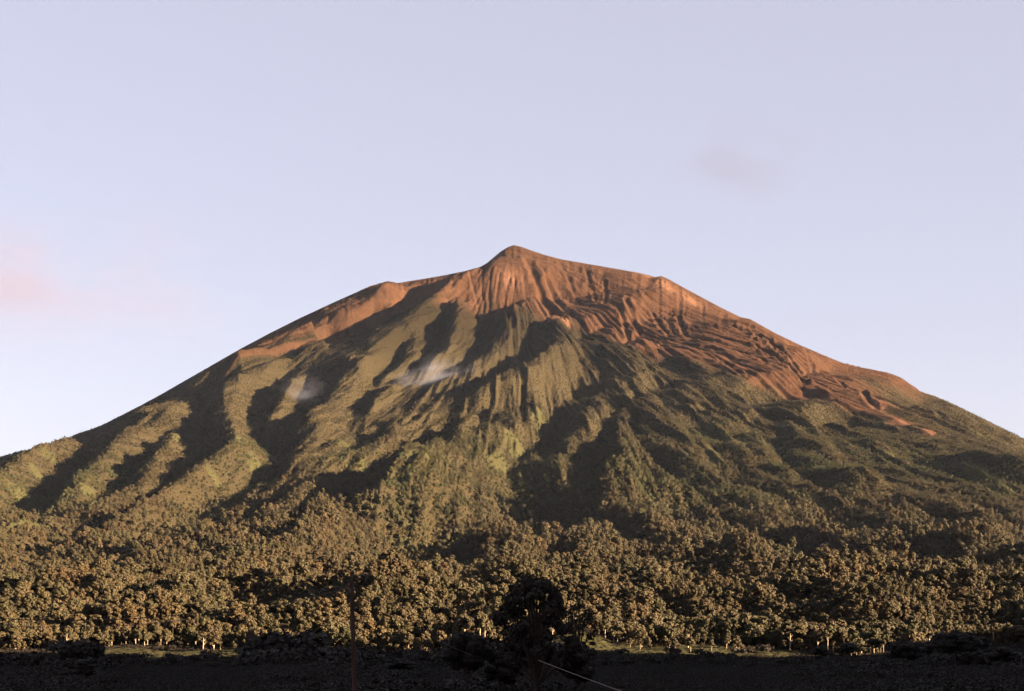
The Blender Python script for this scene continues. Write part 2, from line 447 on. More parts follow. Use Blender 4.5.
# the dark hollow left of the summit: one broad face falling from the summit rib to the left shoulder
def trace(pts, up):
    return np.concatenate([unproject([a_], base_z, u_) for a_, u_ in zip(densify(pts, 9), np.linspace(up[0], up[1], len(densify(pts, 9))))])
rib = trace([(484,266),(452,287),(448,296),(430,310),(415,322),(400,330),(390,342),(382,352),(370,362),(360,373)], (10, 70))
foot = trace([(414,284),(403,293),(394,302),(376,307),(352,321),(328,328),(312,340)], (-20, -70))
poly = np.concatenate([rib, foot[::-1]])
inside = np.zeros(Xg.shape, bool)
for (x1, y1), (x2, y2) in zip(poly, np.roll(poly, -1, 0)):
    c_ = ((y1 > Yg) != (y2 > Yg)) & (Xg < (x2 - x1) * (Yg - y1) / (y2 - y1 + 1e-9) + x1)
    inside ^= c_
box = (Xg > -1300) & (Xg < 100) & (Yg > 8300) & (Yg < 10000)
d1_ = np.zeros_like(Xg); d2_ = np.ones_like(Xg)
d1_[box] = seg_dist(wx[box], wy[box], [rib]); d2_[box] = seg_dist(wx[box], wy[box], [foot])
t_ = d1_ / (d1_ + d2_ + 1e-6)
blend = inside.astype(float)
for ax_ in (0, 1, 0, 1):
    blend = (np.roll(blend, 2, ax_) + np.roll(blend, 1, ax_) + blend + np.roll(blend, -1, ax_) + np.roll(blend, -2, ax_)) / 5
off = off * (1 - blend) + blend * (78 - 225 * t_) * sstep(9990, 9650, Yg)
Z0 = base_z(Xg, Yg)
theta = np.arctan2(Yg - AY, Xg - AX)
# second pass: carry the lines onto the carved surface itself, so that they sit where they were traced
# smaller spurs that run down the slope, plus rough ground
slope_n = fbm(theta * 34 + 0.4 * fbm(rad / 900, theta * 9, 2, 3), rad / 620, 4, 20, True)
off += slope_n * np.interp(rad, [200, 900, 3500, 5000, 7400, 7900], [0, 20, 24, 46, 40, 0])
off += fbm(Xg / 260, Yg / 260, 5, 31) * 16 * sstep(8000, 6500, rad) * sstep(100, 600, rad)
off += fbm(Xg / 60, Yg / 60, 3, 37) * 3.0 * sstep(8000, 7000, rad)
off += fbm(theta * 95 + 0.6 * fbm(rad / 400, theta * 22, 2, 6), rad / 330, 3, 24, True) * 12 * sstep(6200, 4200, rad) * sstep(150, 700, rad)
off += fbm(theta * 62 + 0.5 * fbm(rad / 500, theta * 15, 2, 8), rad / 900, 3, 26, True) * np.interp(rad, [1500, 3000, 5000, 7400, 7900], [0, 24, 28, 24, 0])
# lower forest foothills
off += fbm(Xg / 330, Yg / 420, 4, 77, True) * 24 * sstep(8050, 7400, rad) * sstep(4600, 5600, rad)
off += fbm(Xg / 95, Yg / 120, 3, 78) * 9 * sstep(8050, 7500, rad) * sstep(3600, 5200, rad)
# rills in the bare summit cone
upper = sstep(2300, 900, rad)
rill = fbm(theta * 60 + 0.8 * fbm(Xg / 150, Yg / 150, 3, 92), rad / 300, 4, 91, True)
off += upper * rill * (6.0 - 3.5 * sstep(0.02, 0.05, Xg / Yg)) * sstep(500, 1200, rad)
off += sstep(3000, 1500, rad) * (fbm(Xg / 80, Yg / 80, 5, 95, True) * (5.5 - 3.5 * sstep(0.02, 0.05, Xg / Yg)) + fbm(theta * 66 + 0.7 * fbm(Xg / 130, Yg / 130, 3, 93), rad / 420, 4, 98, True) * 8.0 * sstep(0.02, 0.05, Xg / Yg) * sstep(500, 1000, rad) + fbm(Xg / 24, Yg / 24, 3, 97) * 2.4)
for pts, dep, hw in CRACKS:
    w = unproject(densify(pts, 5), base_z, 0)
    px_len = np.abs(np.diff(np.array(pts, float), axis=0)).sum(); gl = np.abs(np.diff(w, axis=0)).sum() / px_len
    dep *= float(np.interp(gl, [14, 26], [1.0, 0.3]))
    x0, y0 = w.min(0) - 4 * hw; x1, y1 = w.max(0) + 4 * hw
    m = (Xg > x0) & (Xg < x1) & (Yg > y0) & (Yg < y1)
    if m.any():
        wob = 1 + 0.5 * fbm(Xg[m] / 40, Yg[m] / 40, 2, 5)
        d = seg_dist(Xg[m], Yg[m], [w]) / (hw * wob)
        off[m] -= 0.7 * dep * np.clip(1 - d, 0, 1) ** 0.9 - 0.25 * dep * np.exp(-((d - 1.5) / 0.4) ** 2)
off *= 1 - 0.85 * sstep(9200, 9850, Yg) * sstep(1100, 1900, np.abs(Xg))
Z = Z0 + off
# bank and hillocks along the forest edge
BUMPS = [(490, 2300, 34, 26, 150), (575, 2140, 14, 40, 80), (700, 2200, 12, 120, 120), (300, 2350, 14, 90, 140), (120, 2350, 12, 80, 150), (900, 2500, 20, 90, 200), (400, 2700, 24, 60, 200), (620, 2750, 28, 80, 220), (220, 2800, 22, 60, 200)]
bank = 10.0 * sstep(1940, 2090, Yg) * sstep(3400, 2300, Yg)
bank *= 0.8 + 0.5 * fbm(Xg / 110, Yg / 300, 3, 12)
for px_, y_, dz_, w_, l_ in BUMPS:
    bank += dz_ * np.exp(-((Xg - (px_ - 512) / FX * y_) / (w_ / FX * y_)) ** 2 - ((Yg - y_) / l_) ** 2)
Z += bank
# pull the crest line onto the photographed skyline
vis = (np.abs(ug) < 0.5)
for it in range(9):
    py = HY - FX * (Z - CAMZ) / Yg
    k = np.argmin(py, 0)
    kk = np.arange(NU)
    top = py[k, kk]; ytop = Yg[k, kk]
    want = np.interp(512 + FX * ug, SKY[:, 0], SKY[:, 1])
    dz = (top - want) / FX * ytop * vis
    ker = np.exp(-(np.arange(-6, 7) / 1.3) ** 2); ker /= ker.sum()
    wk = np.exp(-(np.arange(-30, 31) / 8.0) ** 2); wk /= wk.sum(); dzw = np.convolve(np.pad(dz, 30, 'edge'), wk, 'valid')
    dz = np.convolve(np.pad(dz, 6, 'edge'), ker, 'valid'); dz = np.where(np.abs(ug) > 0.17, dzw, dz); ytw = np.convolve(np.pad(ytop, 60, 'edge'), np.exp(-(np.arange(-60, 61) / 30.0) ** 2) / np.exp(-(np.arange(-60, 61) / 30.0) ** 2).sum(), 'valid'); ytop = np.where(np.abs(ug) > 0.17, ytw, np.convolve(np.pad(ytop, 6, 'edge'), ker, 'valid'))
    Z += dz[None, :] * np.exp(-((Yg - ytop[None, :]) / (420 + 500 * sstep(0.15, 0.22, np.abs(ug)))[None, :]) ** 2)
Z = np.where(rad > 8200, np.minimum(Z, 0.0) - 0.0, Z)
Z = Z - 3.0 * sstep(8250, 8500, rad)

def zat(x, y):
    """height of the finished terrain"""
    x = np.atleast_1d(np.asarray(x, float)); y = np.atleast_1d(np.asarray(y, float))
    fi = np.interp(y, yg, np.arange(NY)); u = x / np.minimum(y, 11000)
    fj = np.interp(u, ug, np.arange(NU))
    i = np.clip(fi.astype(int), 0, NY - 2); j = np.clip(fj.astype(int), 0, NU - 2)
    a = fi - i; b = fj - j
    return (Z[i, j] * (1 - a) * (1 - b) + Z[i + 1, j] * a * (1 - b) + Z[i, j + 1] * (1 - a) * b + Z[i + 1, j + 1] * a * b)

# where bare rock ends, by azimuth; where grass glades lie
ROCKLINE = [(60,436),(150,401),(222,377),(262,361),(303,336),(352,321),(394,304),(420,296),(452,298),(470,310),(500,308),(528,306),(545,316),(575,322),(600,334),(640,352),(690,366),(760,386),(820,402),(870,410),(925,433),(905,395),(893,377)]
rl = np.concatenate([unproject([p_], base_z, 0) for p_ in ROCKLINE])
rl_t = np.arctan2(rl[:, 1] - AY, rl[:, 0] - AX); rl_z = base_z(rl[:, 0], rl[:, 1])
rl_t = np.where(rl_t > 1.6, rl_t - 2 * np.pi, rl_t)
o = np.argsort(rl_t)
th2 = np.where(theta > np.pi / 2, theta - 2 * np.pi, theta)
zline = np.interp(th2, rl_t[o], rl_z[o])
zline = zline + 500 * sstep(-0.160, -0.190, Xg / np.minimum(Yg, 11000))
hn = 60 * fbm(Xg / 110, Yg / 110, 5, 41) + 30 * fbm(theta * 40, rad / 800, 3, 43)
rock_m = sstep(-110, 90, Z - zline + 1.5 * hn)
GRASS = [(520,452,20,10),(500,462,30,9),(540,420,9,10),(418,458,14,9),(350,450,13,6),(358,465,12,5),(405,480,12,5),(256,462,10,9),(240,438,10,8),(262,475,14,5),(20,492,16,8),(28,522,9,7),(40,476,14,6),(88,488,8,6),(180,438,8,6),
  (930,470,26,9),(960,480,24,8),(1000,487,24,6),(975,474,22,7),(885,455,12,5),(806,432,12,5),(715,456,12,6),(735,440,12,5),(712,425,10,4),(810,470,10,5),(760,445,14,4),(215,478,8,6),(48,455,14,5),(985,440,16,5)]
glow = np.zeros_like(Z)  # mask of the green grass patches
zf = lambda x, y: zat(x, y)
gw = []
for px, py_, a, b in GRASS:
    c = unproject([(px, py_)], zf, 0)[0]
    d_ = c[1]; sxx = a / FX * d_
    syy = abs(unproject([(px, py_ - b)], zf, 0)[0][1] - c[1]); syy = np.clip(syy, 25, 260)
    glow = np.maximum(glow, np.exp(-((Xg - c[0]) / sxx) ** 2 - ((Yg - c[1]) / syy) ** 2))
glade_m = sstep(0.32, 0.62, glow + 0.45 * fbm(Xg / 60, Yg / 60, 4, 71))
# lit meadow strips along the forest edge (plan metres)
PYX = lambda px, y: (px - 512) / FX * y
EDGE_GLADES = [(160, 2010, 65, 60), (225, 2040, 40, 50), (120, 2050, 30, 40), (492, 2220, 26, 80), (580, 2080, 30, 75), (665, 2060, 50, 60), (720, 2070, 65, 60), (770, 2060, 35, 55), (440, 2040, 34, 45), (1015, 2160, 20, 60)]
eg = np.zeros_like(Z)
for px, y_, a, b in EDGE_GLADES:
    eg = np.maximum(eg, np.exp(-((Xg - PYX(px, y_)) / (a / FX * y_)) ** 2 - ((Yg - y_) / b) ** 2))
edge_m = sstep(0.25, 0.5, eg + 0.2 * fbm(Xg / 25, Yg / 25, 3, 81))
grass_m = np.maximum(glade_m, edge_m)
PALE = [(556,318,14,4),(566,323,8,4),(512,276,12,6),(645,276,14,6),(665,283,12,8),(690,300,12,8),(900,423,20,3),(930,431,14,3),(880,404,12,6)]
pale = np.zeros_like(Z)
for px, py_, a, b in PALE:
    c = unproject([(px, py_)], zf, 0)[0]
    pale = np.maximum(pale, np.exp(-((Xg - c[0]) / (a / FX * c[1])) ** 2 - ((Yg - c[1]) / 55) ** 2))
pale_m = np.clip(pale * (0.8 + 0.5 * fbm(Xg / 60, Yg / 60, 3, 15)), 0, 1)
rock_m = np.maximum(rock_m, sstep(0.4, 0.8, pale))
rock_m = rock_m * (1 - 0.42 * sstep(-0.055, -0.085, Xg / Yg) * (0.6 + 0.6 * fbm(Xg / 90, Yg / 90, 3, 52)))
LUSH = [(500,455,75,32),(420,468,45,22),(960,475,80,24),(880,450,60,18),(720,440,70,22),(815,470,50,24),(30,500,60,36),(90,480,40,20),(250,460,26,22),(640,480,60,30),(350,455,30,14),(700,500,90,25)]
lush = np.zeros_like(Z)
for px, py_, a, b in LUSH:
    c = unproject([(px, py_)], zf, 0)[0]
    c2_ = unproject([(px, py_ - b)], zf, 0)[0]
    lush = np.maximum(lush, np.exp(-((Xg - c[0]) / (a / FX * c[1])) ** 2 - ((Yg - c[1]) / np.clip(abs(c2_[1] - c[1]), 80, 700)) ** 2))
lush_m = np.clip(lush * 1.1 + 0.35 * fbm(Xg / 120, Yg / 120, 4, 53) * (lush > 0.1), 0, 1)
forest_m = sstep(1750, 1150, Z + 160 * fbm(Xg / 300, Yg / 300, 3, 19))

V = np.stack([Xg, Yg, Z], -1).reshape(-1, 3)
idx = np.arange(NY * NU).reshape(NY, NU)
F = np.stack([idx[:-1, :-1], idx[:-1, 1:], idx[1:, 1:], idx[1:, :-1]], -1).reshape(-1, 4)
me = mesh_np('mountain_terrain', V, F, [M_TERR], smooth=True)
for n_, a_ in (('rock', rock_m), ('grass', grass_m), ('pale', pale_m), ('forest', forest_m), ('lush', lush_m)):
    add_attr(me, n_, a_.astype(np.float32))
mountain = tag(link(bpy.data.objects.new('mountain_terrain', me)), kind='structure')

# ------------------------------------------------------------------ plain in front, and an unseen ridge added to shade it
t = NT('field_soil')
pos = t.n('ShaderNodeNewGeometry').outputs['Position']
pa = t.n('ShaderNodeAttribute'); pa.attribute_name = 'dry'
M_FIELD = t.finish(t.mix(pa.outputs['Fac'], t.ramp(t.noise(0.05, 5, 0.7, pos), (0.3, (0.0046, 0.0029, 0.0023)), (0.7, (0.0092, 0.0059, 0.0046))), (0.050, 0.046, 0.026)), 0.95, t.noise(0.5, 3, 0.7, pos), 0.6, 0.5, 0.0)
def field_z(x, y):
    d = np.hypot(x * 0.6, y)
    z = np.interp(d, [0, 25, 80, 160, 300, 480, 900], [18.2, 17.6, 14.6, 10, 4.2, 0.8, 0.0])
    return z + 0.5 * fbm(x / 60, y / 60, 3, 8) * sstep(20, 400, d) - 0.6
gx = np.concatenate([np.linspace(-40000, -1500, 24, endpoint=False), np.linspace(-1500, 1500, 260, endpoint=False), np.linspace(1500, 40000, 25)])
gy = np.concatenate([np.linspace(-40000, -400, 20, endpoint=False), np.linspace(-400, 2600, 260, endpoint=False), np.linspace(2600, 60000, 30)])
GX, GY = np.meshgrid(gx, gy)
GZ = field_z(GX, GY) - 1.5 * sstep(1490, 1600, GY) 
n1, n2 = GX.shape
idx = np.arange(n1 * n2).reshape(n1, n2)
F = np.stack([idx[:-1, :-1], idx[:-1, 1:], idx[1:, 1:], idx[1:, :-1]], -1).reshape(-1, 4)
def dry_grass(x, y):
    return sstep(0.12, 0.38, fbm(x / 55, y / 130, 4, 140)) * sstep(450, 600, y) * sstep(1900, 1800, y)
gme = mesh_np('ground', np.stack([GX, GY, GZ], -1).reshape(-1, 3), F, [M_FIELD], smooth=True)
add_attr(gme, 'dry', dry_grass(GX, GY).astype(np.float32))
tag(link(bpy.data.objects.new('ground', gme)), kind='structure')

def ground_z(x, y):
    x = np.atleast_1d(np.asarray(x, float)); y = np.atleast_1d(np.asarray(y, float))
    return np.where(y > 1500, np.maximum(zat(x, np.maximum(y, 1501)), field_z(x, y) - 1.5 * sstep(1490, 1600, y)), field_z(x, y))

# unseen ridge added right of the viewer, crest shaped to cast shade over the fields
def shade_edge(x):
    return np.interp(512 + FX * x / 2050, [-400, 0, 95, 150, 240, 285, 335, 400, 440, 500, 600, 690, 780, 840, 890, 945, 985, 1015, 1300], [2120, 2100, 2090, 1965, 1965, 2090, 2115, 2060, 2140, 2080, 2020, 1985, 1995, 2180, 2380, 2620, 2560, 2300, 2500])
cy = np.linspace(-4200, 2750, 280)
cx = 1430 + 120 * np.sin(cy / 900.0) + 0.03 * cy
hd = np.array([-SUN[0], -SUN[1]]) / math.hypot(SUN[0], SUN[1])
hz = []
for x_, y_ in zip(cx, cy):
    ts = np.linspace(0, 4500, 900)
    g = (y_ + hd[1] * ts) - shade_edge(x_ + hd[0] * ts)
    k = np.nonzero(g > 0)[0]
    tt = ts[k[0]] if len(k) else 2600
    hz.append(min(tt, 2600) * math.tan(R(SUN_EL)))
hz = np.array(hz); hz = hz * (1 + 0.02 * np.sin(cy / 95.0) + 0.05 * fbm(cy / 120.0, cy * 0 + 3.3, 4, 14)) 
s_ = np.linspace(-1, 1, 61)
HX = cx[:, None] + s_[None, :] * (300 + 700 * hz[:, None] / 650)
HYY = np.repeat(cy[:, None], 61, 1)
HZ = hz[:, None] * (1 - np.abs(s_[None, :]) ** 1.2) * (1 + 0.0 * HX) + 14 * fbm(HX / 160, HYY / 160, 4, 66) * (1 - np.abs(s_[None, :])) * np.abs(s_[None, :]) * 4 - 4
HZ *= sstep(-4200, -3700, HYY) 
idx = np.arange(HX.size).reshape(HX.shape)
F = np.stack([idx[:-1, :-1], idx[:-1, 1:], idx[1:, 1:], idx[1:, :-1]], -1).reshape(-1, 4)
tag(link(bpy.data.objects.new('hills', mesh_np('hills', np.stack([HX, HYY, HZ], -1).reshape(-1, 3), F, [M_FIELD], smooth=True))), kind='structure')

# ------------------------------------------------------------------ trees
def leaf_quads(lumps, n, size, r):
    """leaf sprays spread over lumpy ellipsoids; returns verts, faces"""
    vol = np.array([l[3] * l[4] for l in lumps]); pick = r.choice(len(lumps), n, p=vol / vol.sum())
    L = np.array(lumps)[pick]
    d = r.normal(size=(n, 3)); d /= np.linalg.norm(d, axis=1)[:, None]
    d[:, 2] = np.where(d[:, 2] < -0.35, -d[:, 2] * 0.6, d[:, 2])
    rr = (0.55 + 0.5 * r.random(n) ** 0.6)[:, None]
    c = L[:, :3] + d * rr * np.stack([L[:, 3], L[:, 3], L[:, 4]], 1)
    nrm = d + 0.38 * r.normal(size=(n, 3)); nrm /= np.linalg.norm(nrm, axis=1)[:, None]
    a = np.cross(nrm, r.normal(size=(n, 3))); a /= np.linalg.norm(a, axis=1)[:, None]
    b = np.cross(nrm, a)
    s = size * (0.6 + 0.8 * r.random(n))[:, None]
    asp = (0.55 + 0.35 * r.random(n))[:, None]
    bend = nrm * s * 0.25
    v = np.stack([c - a * s, c + b * s * asp + bend, c + a * s, c - b * s * asp + bend], 1).reshape(-1, 3)
    return v, np.arange(4 * n).reshape(n, 4)

def tube(pts, radii, k=7):
    P = np.array(pts, float); vs = []; fs = []
    for i, (p, q) in enumerate(zip(P, radii)):
        t_ = P[min(i + 1, len(P) - 1)] - P[max(i - 1, 0)]; t_ /= np.linalg.norm(t_) + 1e-9
        a = np.cross(t_, [0.3, 1, 0.1]); a /= np.linalg.norm(a) + 1e-9; b = np.cross(t_, a)
        for j in range(k):
            an = 2 * math.pi * j / k
            vs.append(p + q * (a * math.cos(an) + b * math.sin(an)))
    for i in range(len(P) - 1):
        for j in range(k):
            fs.append((i * k + j, i * k + (j + 1) % k, (i + 1) * k + (j + 1) % k, (i + 1) * k + j))
    return np.array(vs), np.array(fs)

def join(parts):
    vs = []; fs = []; o_ = 0
    for v, f in parts:
        vs.append(v); fs.append(f + o_); o_ += len(v)
    return np.concatenate(vs), np.concatenate(fs)

def tree_shape(kind, r, leaves, size, ragged=False):
    """kind: round, tall, spreading, slim -> (crown v,f), (trunk v,f); unit metres"""
    if kind == 'round': h, cw, cb, nl = 17, 6.3, 5.0, 11
    elif kind == 'tall': h, cw, cb, nl = 25, 5.4, 12.5, 9
    elif kind == 'spreading': h, cw, cb, nl = 19, 8.2, 8.5, 12
    elif kind == 'bush': h, cw, cb, nl = 8.5, 4.6, 0.8, 8
    else: h, cw, cb, nl = 20, 3.6, 6.0, 9
    lumps = []; limbs = []
    lean = r.normal(size=2) * 0.6
    if ragged: nl = 44; cb = 2.0
    for i in range(nl):
        f = (i + 0.5) / nl
        z = cb + (h - cb) * (0.18 + 0.72 * f)
        prof_ = math.sin(math.pi * min(1, 0.25 + 0.62 * f)) if kind != 'spreading' else 0.55 + 0.45 * math.sin(math.pi * f)
        an = i * 2.4 + r.random()
        q = cw * (0.85 if ragged else 0.62) * prof_ * (0.6 + 0.5 * r.random()) * (0.25 if i == nl - 1 else 1)
        rad_ = cw * (0.34 + 0.2 * r.random()) * (0.42 if ragged else 1)
        lumps.append((q * math.cos(an) + lean[0] * f, q * math.sin(an) + lean[1] * f, z, rad_, rad_ * (0.68 + 0.2 * r.random())))
        if i % 2 == 0:
            limbs.append(tube([(0, 0, cb * 0.8 + 0.25 * (z - cb)), (lumps[-1][0] * .6, lumps[-1][1] * .6, z - rad_ * .45), (lumps[-1][0], lumps[-1][1], z)], [0.22, 0.14, 0.05], 5))
    cv, cf = leaf_quads(lumps, leaves, size, r)
    cores = [(cv, cf)]
    for lx, ly, lz, la, lb in ([] if ragged else lumps):
        n1, n2 = 5, 8; vs = []; fs = []
        for i in range(n1 + 1):
            for j in range(n2):
                a = math.pi * i / n1; b = 2 * math.pi * j / n2; w = 0.80 * (0.85 + 0.3 * r.random())
                vs.append((lx + la * w * math.sin(a) * math.cos(b), ly + la * w * math.sin(a) * math.sin(b), lz + lb * w * math.cos(a)))
        for i in range(n1):
            for j in range(n2): fs.append((i * n2 + j, (i + 1) * n2 + j, (i + 1) * n2 + (j + 1) % n2, i * n2 + (j + 1) % n2))
        cores.append((np.array(vs), np.array(fs)))
    cv, cf = join(cores)
    tr = tube([(0, 0, -3.0), (0, 0, 0), (0.1, 0, cb * 0.5), (lean[0] * .3, lean[1] * .3, cb), (lean[0] * .8, lean[1] * .8, h * 0.86)], [0.62, 0.5, 0.36, 0.3, 0.07], 8)
    return (cv, cf), join([tr] + limbs)

KINDS = ['round', 'tall', 'spreading', 'slim', 'round', 'tall', 'spreading', 'round', 'bush', 'bush', 'round']
PROTO = []            # crown mesh, trunk mesh, joined mesh
src = bpy.data.collections.new('tree_sources')
for i, kd in enumerate(KINDS):
    r_ = np.random.default_rng(300 + i)
    (cv, cf), (tv, tf) = tree_shape(kd, r_, 620, 0.95)
    mc = mesh_np('crown', cv, cf, [M_LEAF]); mt = mesh_np('trunk', tv, tf, [M_BARK], smooth=True)
    jv, jf = join([(cv, cf), (tv, tf)])
    mj = mesh_np('tree_%d' % i, jv, jf, [M_LEAF, M_DARKBARK], np.r_[np.zeros(len(cf)), np.ones(len(tf))])
    PROTO.append((mc, mt, mj))
    src.objects.link(bpy.data.objects.new('tree_source_%02d' % i, mj))
shr = bpy.data.collections.new('shrub_sources')
for i in range(4):
    r_ = np.random.default_rng(400 + i)
    lumps = [(r_.normal() * 1.0, r_.normal() * 1.0, 0.9 + 0.5 * r_.random(), 1.2, 0.8 + 0.3 * r_.random()) for _ in range(5)]
    v, f = leaf_quads(lumps, 160, 0.34, r_)
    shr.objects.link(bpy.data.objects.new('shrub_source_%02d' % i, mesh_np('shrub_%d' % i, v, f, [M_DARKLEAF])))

def scatter_object(name, pts, rot, scl, ind, coll, lush=None):
    me = bpy.data.meshes.new(name)
    me.vertices.add(len(pts)); me.vertices.foreach_set('co', np.asarray(pts, np.float32).ravel())
    add_attr(me, 'spin', np.asarray(rot, np.float32)); add_attr(me, 'size', np.asarray(scl, np.float32), 'FLOAT_VECTOR'); add_attr(me, 'pick', np.asarray(ind, np.int32), 'INT')
    if lush is not None: add_attr(me, 'lush', np.asarray(lush, np.float32))
    o_ = link(bpy.data.objects.new(name, me))
    g = bpy.data.node_groups.new(name, 'GeometryNodeTree')
    g.interface.new_socket('Geometry', in_out='INPUT', socket_type='NodeSocketGeometry')
    g.interface.new_socket('Geometry', in_out='OUTPUT', socket_type='NodeSocketGeometry')
    N = g.nodes.new
    gi, go = N('NodeGroupInput'), N('NodeGroupOutput')
    ci = N('GeometryNodeCollectionInfo'); ci.inputs['Collection'].default_value = coll
    ci.inputs['Separate Children'].default_value = True; ci.inputs['Reset Children'].default_value = True
    ip = N('GeometryNodeInstanceOnPoints'); ip.inputs['Pick Instance'].default_value = True
    def na(n, typ):
        q = N('GeometryNodeInputNamedAttribute'); q.data_type = typ; q.inputs[0].default_value = n; return q.outputs[0]
    cxyz = N('ShaderNodeCombineXYZ'); g.links.new(na('spin', 'FLOAT'), cxyz.inputs[2])
    er = N('FunctionNodeEulerToRotation'); g.links.new(cxyz.outputs[0], er.inputs[0])
    g.links.new(gi.outputs[0], ip.inputs['Points']); g.links.new(ci.outputs[0], ip.inputs['Instance'])
    g.links.new(na('pick', 'INT'), ip.inputs['Instance Index']); g.links.new(er.outputs[0], ip.inputs['Rotation'])
    g.links.new(na('size', 'FLOAT_VECTOR'), ip.inputs['Scale']); g.links.new(ip.outputs[0], go.inputs[0])
    md = o_.modifiers.new('scatter', 'NODES'); md.node_group = g
    return o_

def sample(grid, x, y):
    fi = np.interp(y, yg, np.arange(NY)); fj = np.interp(x / np.minimum(y, 11000), ug, np.arange(NU))
    return grid[np.clip(np.rint(fi).astype(int), 0, NY - 1), np.clip(np.rint(fj).astype(int), 0, NU - 1)]

def edge_y(x):
    """front edge of the forest in plan"""
    return 2075 + 50 * np.sin(x / 90.0 + 1.0) + 30 * np.sin(x / 37.0) + 18 * np.sin(x / 13.0)
P = []
for y0, y1, sp in ((1980, 3400, 9.8), (3400, 5000, 11.0), (5000, 7000, 11.5), (7000, 9600, 11.0)):
    xm = 0.33 * y1
    nx = int(2 * xm / sp); ny = int((y1 - y0) / sp)
    X, Y = np.meshgrid((np.arange(nx) + 0.5) * sp - xm, y0 + (np.arange(ny) + 0.5) * sp)
    X = X + rng.uniform(-.48, .48, X.shape) * sp; Y = Y + rng.uniform(-.48, .48, X.shape) * sp
    k = np.abs(X) < 0.33 * Y
    P.append(np.stack([X[k], Y[k]], 1))
P = np.concatenate(P)
pz = zat(P[:, 0], P[:, 1])
dens = sstep(2050, 1750, pz + 140 * fbm(P[:, 0] / 300, P[:, 1] / 300, 3, 19)) * 1.0
dens = np.maximum(dens, 0.0)
clump = 0.5 + 0.5 * fbm(P[:, 0] / 45, P[:, 1] / 45, 3, 23)
keep = (rng.random(len(P)) < dens * np.clip(0.55 + 0.75 * clump, 0, 1)) & (sample(rock_m, P[:, 0], P[:, 1]) < 0.4) & (rng.random(len(P)) > 0.78 * sample(grass_m, P[:, 0], P[:, 1])) & (P[:, 1] > edge_y(P[:, 0]))
P = P[keep]; pz = pz[keep]
ht = np.interp(pz, [0, 300, 650, 950, 1250, 1700], [1.0, 0.95, 0.74, 0.50, 0.33, 0.20])
s = ht * (0.48 + 0.95 * rng.random(len(P)) ** 2.2) * (1 + 0.40 * fbm(P[:, 0] / 60, P[:, 1] / 60, 3, 27) + 0.30 * fbm(P[:, 0] / 190, P[:, 1] / 190, 2, 28))
s = np.where(pz > 450, np.minimum(s, 1.05 * ht), s)
wide = 0.85 + 0.4 * rng.random(len(P))
pick = rng.integers(0, len(KINDS), len(P)); spin = rng.uniform(0, 6.283, len(P))
size = np.stack([s * wide, s * wide, s], 1)
# the 300 nearest in view stand as trees of their own
inview = np.abs(P[:, 0] / P[:, 1]) < 0.286
order = np.argsort(np.where(inview, P[:, 1] - edge_y(P[:, 0]) * 0.85, 1e9))
solo = order[:300]
rest = np.ones(len(P), bool); rest[solo] = False
print('forest trees', len(P))
forest = scatter_object('forest', np.c_[P[rest], pz[rest] - 0.3], spin[rest], size[rest], pick[rest], src, sample(lush_m, P[rest, 0], P[rest, 1]))
tag(forest, 'dense olive brown forest covering the lower flanks of the volcano', 'forest', kind='stuff')

WORD = {'round': 'round-crowned', 'tall': 'tall pale-trunked', 'spreading': 'broad spreading', 'slim': 'slim narrow', 'bush': 'low bushy'}
ORD = ['first', 'second', 'third', 'fourth', 'fifth', 'sixth', 'seventh', 'eighth', 'ninth', 'tenth', 'eleventh', 'twelfth', 'thirteenth', 'fourteenth', 'fifteenth', 'sixteenth', 'seventeenth', 'eighteenth', 'nineteenth', 'twentieth']
LM = [(-10, 'the left picture edge'), (352, 'the utility pole'), (540, 'the big dark tree'), (1034, 'the right picture edge')]
spx = 512 + FX * P[solo, 0] / P[solo, 1]
dep_ = P[solo, 1] - edge_y(P[solo, 0])
# front row: nearest tree per slot of about 9 px
front = {}
for q in range(300):
    b_ = int(spx[q] // 10)
    if b_ not in front or dep_[q] < dep_[front[b_]]: front[b_] = q
frontset = set(front.values())
fr = sorted(frontset, key=lambda q: spx[q])
lab = {}
for lo, hi in zip(LM[:-1], LM[1:]):
    seg = [q for q in fr if lo[0] <= spx[q] < hi[0]]
    for i, q in enumerate(seg):
        j = len(seg) - 1 - i
        kd = WORD[KINDS[pick[solo[q]]]]
        if i <= j: lab[q] = '%s tree at forest front, %s right of %s' % (kd, ORD[min(i, 19)] if i < 20 else 'far', lo[1])
        else: lab[q] = '%s tree at forest front, %s left of %s' % (kd, ORD[min(j, 19)] if j < 20 else 'far', hi[1])
for q in range(300):
    i = solo[q]
    kd = KINDS[pick[i]]
    if q not in lab:
        z_ = [a for a in LM if a[0] <= spx[q]][-1]; z2 = LM[min(LM.index(z_) + 1, 3)]
        lab[q] = '%s tree behind the forest front, between %s and %s' % (WORD[kd], z_[1].replace('the left picture edge', 'left edge').replace('the ', ''), z2[1].replace('the right picture edge', 'right edge').replace('the ', ''))
    rt = link(bpy.data.objects.new('forest_tree', None))
    rt.empty_display_size = 0.5
    rt.location = (P[i, 0], P[i, 1], pz[i] - 0.3); rt.rotation_euler = (0, 0, spin[i]); rt.scale = size[i]
    tag(rt, lab[q], 'tree', 'trees along the front of the forest')
    link(bpy.data.objects.new('crown', PROTO[pick[i]][0]), rt)
    link(bpy.data.objects.new('trunk', PROTO[pick[i]][1]), rt)

